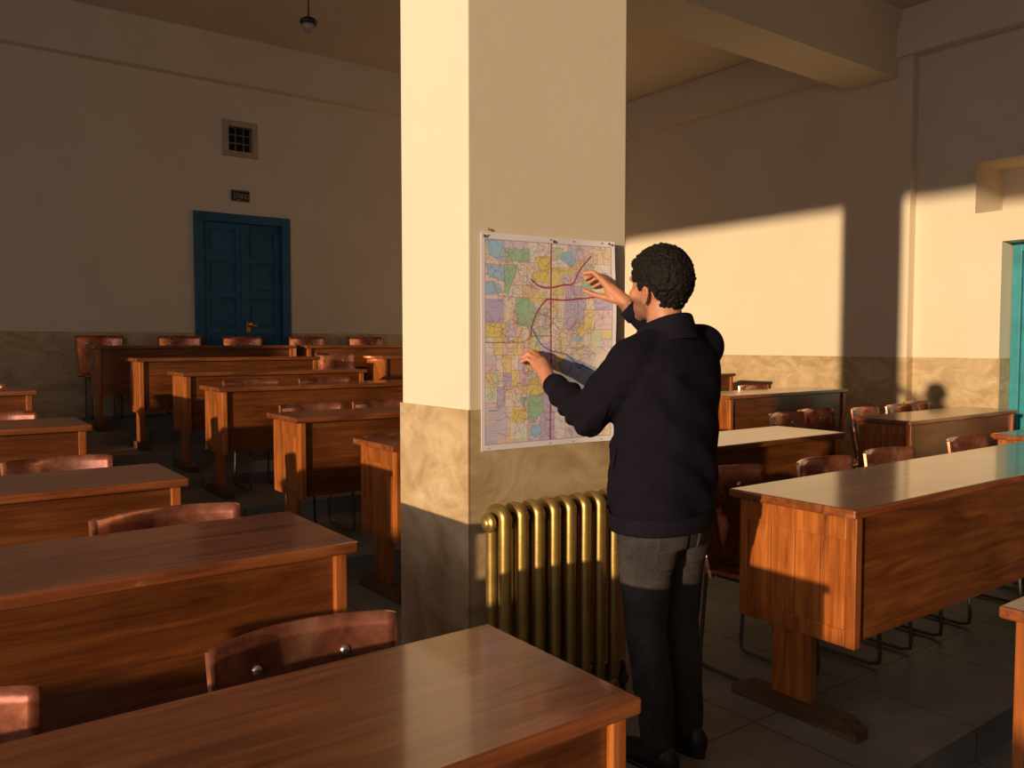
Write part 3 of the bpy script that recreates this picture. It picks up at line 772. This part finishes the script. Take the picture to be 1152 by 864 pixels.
# left hand: back of the hand to the viewer, fingertips pressed on the map
kn = [V((-.186, .424, 1.344)), V((-.200, .428, 1.350)), V((-.214, .426, 1.345)), V((-.226, .418, 1.332))]
md = [V((-.196, .448, 1.372)), V((-.212, .452, 1.375)), V((-.227, .450, 1.365)), V((-.239, .442, 1.347))]
tp = [V((-.210, .466, 1.372)), V((-.227, .468, 1.368)), V((-.241, .468, 1.352)), V((-.250, .466, 1.334))]
for i in range(4):
    chain(b, [wrL, kn[i]], [.024, .0155], 10)
    finger([kn[i], md[i], tp[i]], .0095 if i < 3 else .0086, .0074 if i < 3 else .0066)
chain(b, [wrL + V((0, .02, .01)), (kn[1] + kn[2]) / 2 - V((0, .03, .02))], [.030, .027], 12)
finger([wrL + V((.014, .03, .012)), V((-.184, .390, 1.296)), V((-.172, .435, 1.316)), V((-.178, .462, 1.334))], .0145, .0085)
# right hand: thumb and fingers pinching at a pin on the map
kn = [V((.088, .405, 1.640)), V((.104, .412, 1.645)), V((.120, .412, 1.637)), V((.134, .405, 1.622))]
md = [V((.070, .436, 1.672)), V((.086, .446, 1.668)), V((.104, .450, 1.655)), V((.122, .446, 1.636))]
tp = [V((.046, .462, 1.668)), V((.058, .466, 1.648)), V((.078, .468, 1.634)), V((.100, .468, 1.618))]
for i in range(4):
    chain(b, [wrR, kn[i]], [.023, .015], 10)
    finger([kn[i], md[i], tp[i]], .0108 if i < 3 else .0096, .0082 if i < 3 else .0072)
chain(b, [wrR + V((-.003, .012, .02)), (kn[1] + kn[2]) / 2 - V((.004, .03, .035))], [.029, .025], 12)
finger([wrR + V((-.012, .03, .022)), V((.083, .385, 1.575)), V((.060, .430, 1.588)), V((.042, .458, 1.604))], .0145, .0082)
# legs and feet (inside the clothes)
for h_, k_, a_ in ((hipL, knL, anL), (hipR, knR, anR)):
    chain(b, [h_, k_, k_.lerp(a_, .35) - V((0, .01, 0)), a_], [.085, .050, .050, .032])
    chain(b, [a_ - V((0, .03, .045)), a_ + V((0, .13, -.055))], [.030, .024])
body = obj('body', b, 'skin', man)
rm = body.modifiers.new('join', 'REMESH'); rm.mode = 'VOXEL'; rm.voxel_size = .0036; rm.use_smooth_shade = True
sm = body.modifiers.new('soft', 'SMOOTH'); sm.factor = .5; sm.iterations = 5
# evaluate, so the stubble can be written on the final mesh
dg = bpy.context.evaluated_depsgraph_get(); ev = body.evaluated_get(dg); me2 = bpy.data.meshes.new_from_object(ev)
body.modifiers.clear(); body.data = me2
sa = me2.attributes.new('stubble', 'FLOAT', 'POINT'); n = len(me2.vertices); co = np.empty(n * 3); me2.vertices.foreach_get('co', co); co = co.reshape(-1, 3)
lx, ly, lz = co[:, 0] - HC.x, co[:, 1] - HC.y, co[:, 2] - HC.z
st = np.clip((-.030 - lz) / .02, 0, 1) * np.clip((ly + .01) / .03, 0, 1) * (lz > -.16) * (np.abs(lx) < .12) * 1.1
sa.data.foreach_set('value', st.astype(np.float32))
me2.polygons.foreach_set('use_smooth', [True] * len(me2.polygons))
for s in (-1, 1):
    b = BM(); ball(b, hp(s * .030, .071, .006), .0115, sub=2); obj('eye', b, 'eye', man)
    b = BM(); chain(b, [hp(s * .014, .090, .030), hp(s * .034, .086, .036), hp(s * .052, .074, .030)], [.004, .005, .003], 8); obj('eyebrow', b, 'hair', man)
# hair: a close curly cap made of many small curls
b = BM()
ctr = hp(0, -.012, .026)
def hair_ok(p):            # p relative to head centre
    x, y, z = p.x, p.y, p.z
    if y > .050 and z < .072: return False
    if y > .014 and z < .018: return False
    if y > -.012 and z < -.022: return False
    if abs(x) > .052 and -.042 < y < .012 and z < -.014: return False
    if z < -.048 and abs(x) > .052: return False
    if z < -.040 and y > -.045: return False
    return True
ball(b, ctr + V((0, -.006, .014)), 1, (.080, .094, .092))
cands = []
for k in range(2600):
    zf = 1 - 2 * (k + .5) / 2600; ph = k * 2.399963; rr = math.sqrt(1 - zf * zf)
    dvec = V((rr * math.cos(ph), rr * math.sin(ph), zf))
    pr = V((dvec.x * .084, dvec.y * .101, dvec.z * (.104 if dvec.z > 0 else .116))) + V((0, -.012, .024))
    if pr.z < -.02: pr.x *= .93
    if pr.z > .045 and pr.y > .0: pr.y += .012 * min(1, pr.y / .05)

    if hair_ok(pr): cands.append(HC + pr * HS)
# trim the base ball to the hair line
for v_ in list(b.verts):
    p_ = (v_.co - HC) / HS
    if not hair_ok(p_): v_.co = HC + (V((0, -.02, .02)) + (p_ - V((0, -.02, .02))) * .80) * HS
for p_ in cands:
    j = V((random.gauss(0, 1), random.gauss(0, 1), random.gauss(0, 1))) * .0016
    r_ = random.uniform(.0050, .0082)
    if (p_ - HC).z < -.03: r_ *= .7
    q = bmesh.ops.create_icosphere(b, subdivisions=1, radius=r_, matrix=Matrix.Translation(p_ + j))
hair = obj('hair', b, 'hair', man)
rm = hair.modifiers.new('join', 'REMESH'); rm.mode = 'VOXEL'; rm.voxel_size = .0026; rm.use_smooth_shade = True
tx = bpy.data.textures.new('curls', 'CLOUDS'); tx.noise_scale = .009; tx.noise_depth = 1
dm = hair.modifiers.new('curl', 'DISPLACE'); dm.texture = tx; dm.strength = .006; dm.texture_coords = 'LOCAL'

# jacket: torso and sleeves as one cloth surface
b = BM()
rings_loft(b, [ellipse((-.012, .0), .186, .138, .795, p=.9), ellipse((-.012, .0), .190, .142, .81, p=.9), ellipse((-.012, 0), .183, .137, .835, p=.9), ellipse((-.012, -.002), .196, .146, .87, p=.9),
               ellipse((-.008, -.004), .200, .148, .98, p=.9), ellipse((-.002, -.006), .196, .142, 1.10, p=.9), ellipse((.002, -.006), .196, .138, 1.22, p=.88),
               ellipse((.006, -.004), .206, .134, 1.31, p=.86), ellipse((.008, -.002), .202, .118, 1.365, p=.88), ellipse((.014, -.008), .148, .098, 1.405, p=.95), ellipse((.006, -.006), .112, .088, 1.425, tilt=-.3), ellipse((0, .0), .082, .076, 1.448, tilt=-.4)])
chain(b, [V((.055, -.012, 1.412)), V((.165, -.004, 1.388))], [.064, .084], 18)
chain(b, [V((-.050, -.014, 1.400)), V((-.155, -.002, 1.345))], [.060, .080], 18)
def sleeve(sh, el, wr, rr):
    chain(b, [sh, sh.lerp(el, .5), el, el.lerp(wr, .5), wr], rr, 18)
sleeve(shL + V((.012, 0, -.022)), elL, wrL - (wrL - elL).normalized() * .015, [.084, .073, .064, .053, .040])
sleeve(shR + V((-.012, 0, -.020)), elR, wrR - (wrR - elR).normalized() * .02, [.084, .070, .058, .048, .038])
jk = obj('jacket', b, 'jacket', man)
rm = jk.modifiers.new('join', 'REMESH'); rm.mode = 'VOXEL'; rm.voxel_size = .006; rm.use_smooth_shade = True
sm = jk.modifiers.new('soft', 'SMOOTH'); sm.factor = .5; sm.iterations = 22
ev = jk.evaluated_get(bpy.context.evaluated_depsgraph_get()); me3 = bpy.data.meshes.new_from_object(ev); jk.modifiers.clear(); jk.data = me3
def foldy(p):
    v_ = 0
    # diagonal folds running from the right hip up to the left shoulder blade and across the sleeves
    if p.z < 1.30 and p.x > -.24:
        d1 = (p.x * .75 + p.z * 1.0); v_ += .0060 * math.sin(d1 * 42 + 2.2 * noise.noise(p * 5)) * (.35 + .65 * max(0, noise.noise(p * 3.1 + V((3, 1, 2))) + .35))
    v_ += .005 * noise.noise(p * 6) + .0015 * noise.noise(p * 17)
    if p.x < -.17 and p.y > .06: v_ += .0050 * math.sin((p.y * .8 + p.z * .9) * 88 + 3 * noise.noise(p * 8))
    return v_
nv = [v_.normal.copy() for v_ in me3.vertices]
for v_, nn in zip(me3.vertices, nv):
    if v_.co.z > .84: v_.co = v_.co + nn * foldy(v_.co)
me3.polygons.foreach_set('use_smooth', [True] * len(me3.polygons))
b = BM(); prof = []
def collar_ring(z, r, dz):
    return [V((r * 1.0 * math.cos(a), .004 + (z - 1.45) * .10 + r * 1.02 * math.sin(a), z + dz * math.sin(a))) for a in [2 * math.pi * k / 36 for k in range(36)]]
rr = [collar_ring(1.398, .116, -.022), collar_ring(1.414, .107, -.026), collar_ring(1.438, .098, -.032), collar_ring(1.459, .093, -.037), collar_ring(1.465, .090, -.037), collar_ring(1.459, .086, -.037), collar_ring(1.405, .080, -.034)]
R_ = [[b.verts.new(p) for p in r] for r in rr]
for A, B in zip(R_, R_[1:]):
    for k in range(36):
        f = b.faces.new((A[k], A[(k + 1) % 36], B[(k + 1) % 36], B[k])); f.smooth = True
obj('collar', b, 'collar', jk)
b = BM(); tube(b, [(-.190, .062, .90), (-.197, .050, .96), (-.203, .030, 1.03), (-.204, .018, 1.06)], [.004, .006, .006, .004], 8); obj('side_pocket', b, 'collar', jk)
for (el, wr) in ((elL, wrL), (elR, wrR)):
    b = BM(); d_ = (wr - el).normalized(); base = wr - d_ * .022
    tube(b, [base - d_ * .022, base - d_ * .018, base + d_ * .024, base + d_ * .028, base + d_ * .024], [.0395, .042, .0375, .035, .031], 24, cap=False); obj('cuff', b, 'collar', jk)
b = BM()
rr = [ellipse((-.012, .0), .184 + k[1], .137 + k[1], k[0], 40, p=.9) for k in ((.845, .004), (.84, .009), (.80, .006), (.788, .003), (.786, -.004))]
R_ = [[b.verts.new(p) for p in r] for r in rr]
for A, B in zip(R_, R_[1:]):
    for k in range(40):
        f = b.faces.new((A[k], A[(k + 1) % 40], B[(k + 1) % 40], B[k])); f.smooth = True
obj('hem_band', b, 'collar', jk)

# jeans
b = BM()
rings_loft(b, [ellipse((-.008, .0), .150, .125, .74, p=.9), ellipse((-.006, -.002), .166, .132, .79, p=.9), ellipse((-.006, 0), .166, .124, .86, p=.9), ellipse((-.006, 0), .160, .115, .93)])
for s, h_, k_, a_ in ((-1, hipL, knL, anL), (1, hipR, knR, anR)):
    chain(b, [h_ + V((s * -.006, -.012, -.06)), h_.lerp(k_, .45), k_, k_.lerp(a_, .4) - V((0, .008, 0)), a_ + V((0, -.004, .012))], [.104, .090, .069, .066, .056], 22)
jn = obj('jeans', b, 'denim', man)
rm = jn.modifiers.new('join', 'REMESH'); rm.mode = 'VOXEL'; rm.voxel_size = .006; rm.use_smooth_shade = True
sm = jn.modifiers.new('soft', 'SMOOTH'); sm.factor = .5; sm.iterations = 10
ev = jn.evaluated_get(bpy.context.evaluated_depsgraph_get()); me4 = bpy.data.meshes.new_from_object(ev); jn.modifiers.clear(); jn.data = me4
nv = [v_.normal.copy() for v_ in me4.vertices]
for v_, nn in zip(me4.vertices, nv):
    p = v_.co; w_ = .35 + .65 * max(0, 1 - abs(p.z - .45) / .12) + .9 * max(0, (.25 - p.z) / .2) + .5 * max(0, 1 - abs(p.z - .70) / .07)
    v_.co = p + nn * (.0030 * w_ * math.sin(p.z * 120 + p.x * 40 + 7 * noise.noise(p * 7)) * (.3 + noise.noise(p * 5 + V((4, 4, 4)))) + .005 * noise.noise(p * 9))
me4.polygons.foreach_set('use_smooth', [True] * len(me4.polygons))
from mathutils.bvhtree import BVHTree
bv = BVHTree.FromPolygons([v_.co.copy() for v_ in me4.vertices], [list(p.vertices) for p in me4.polygons])
for s in (-1, 1):                                    # back pockets
    b = BM(); c0 = V((s * .080, -.13, .735)); nU, nV = 12, 14; G = {}
    for i in range(nU + 1):
        for j in range(nV + 1):
            u, w_ = i / nU * 2 - 1, j / nV
            hw_ = .056 if w_ > .28 else .056 * (.35 + .65 * (w_ / .28) ** .7)
            p = V((c0.x + u * hw_, -.4, c0.z - .065 + w_ * .13))
            hit, nn, _, _ = bv.ray_cast(p, V((0, 1, 0)))
            G[i, j] = (hit if hit else V((p.x, -.12, p.z)), nn if nn else V((0, -1, 0)))
    F = {k: b.verts.new(h_ + nn * .0035) for k, (h_, nn) in G.items()}; K = {k: b.verts.new(h_ - nn * .003) for k, (h_, nn) in G.items()}
    for i in range(nU):
        for j in range(nV):
            f = b.faces.new((F[i, j], F[i + 1, j], F[i + 1, j + 1], F[i, j + 1])); f.smooth = True
        b.faces.new((F[i, 0], K[i, 0], K[i + 1, 0], F[i + 1, 0])); b.faces.new((F[i, nV], F[i + 1, nV], K[i + 1, nV], K[i, nV]))
    for j in range(nV):
        b.faces.new((F[0, j], F[0, j + 1], K[0, j + 1], K[0, j])); b.faces.new((F[nU, j], K[nU, j], K[nU, j + 1], F[nU, j + 1]))
    obj('back_pocket', b, 'denim', jn)
# shoes
for s, a_ in ((-1, anL), (1, anR)):
    b = BM(); cx, cy = a_.x, a_.y
    def sec(y, hw_, z0, z1, lean=0):
        return [V((cx + lean + hw_ * math.cos(q), cy + y, (z0 + z1) / 2 + (z1 - z0) / 2 * math.sin(q))) for q in [2 * math.pi * k / 20 for k in range(20)]]
    rings_loft(b, [sec(-.078, .010, .02, .05), sec(-.070, .030, .006, .085), sec(-.045, .038, .002, .105), sec(0, .038, .001, .105), sec(.05, .042, .001, .085),
                   sec(.10, .048, .001, .066), sec(.15, .046, .001, .054), sec(.185, .032, .003, .042), sec(.198, .012, .010, .03)])
    so_ = obj('shoe', b, 'shoe', man)
    b = BM()
    out = [(cx + .050 * math.sin(q) * (1 if math.cos(q) > 0 else .84), cy + .060 + .142 * math.cos(q)) for q in [2 * math.pi * k / 28 for k in range(28)]]
    rings_loft(b, [[V((x, y, 0)) for x, y in out], [V((x, y, .016)) for x, y in out]]); obj('sole', b, 'shoe', so_)
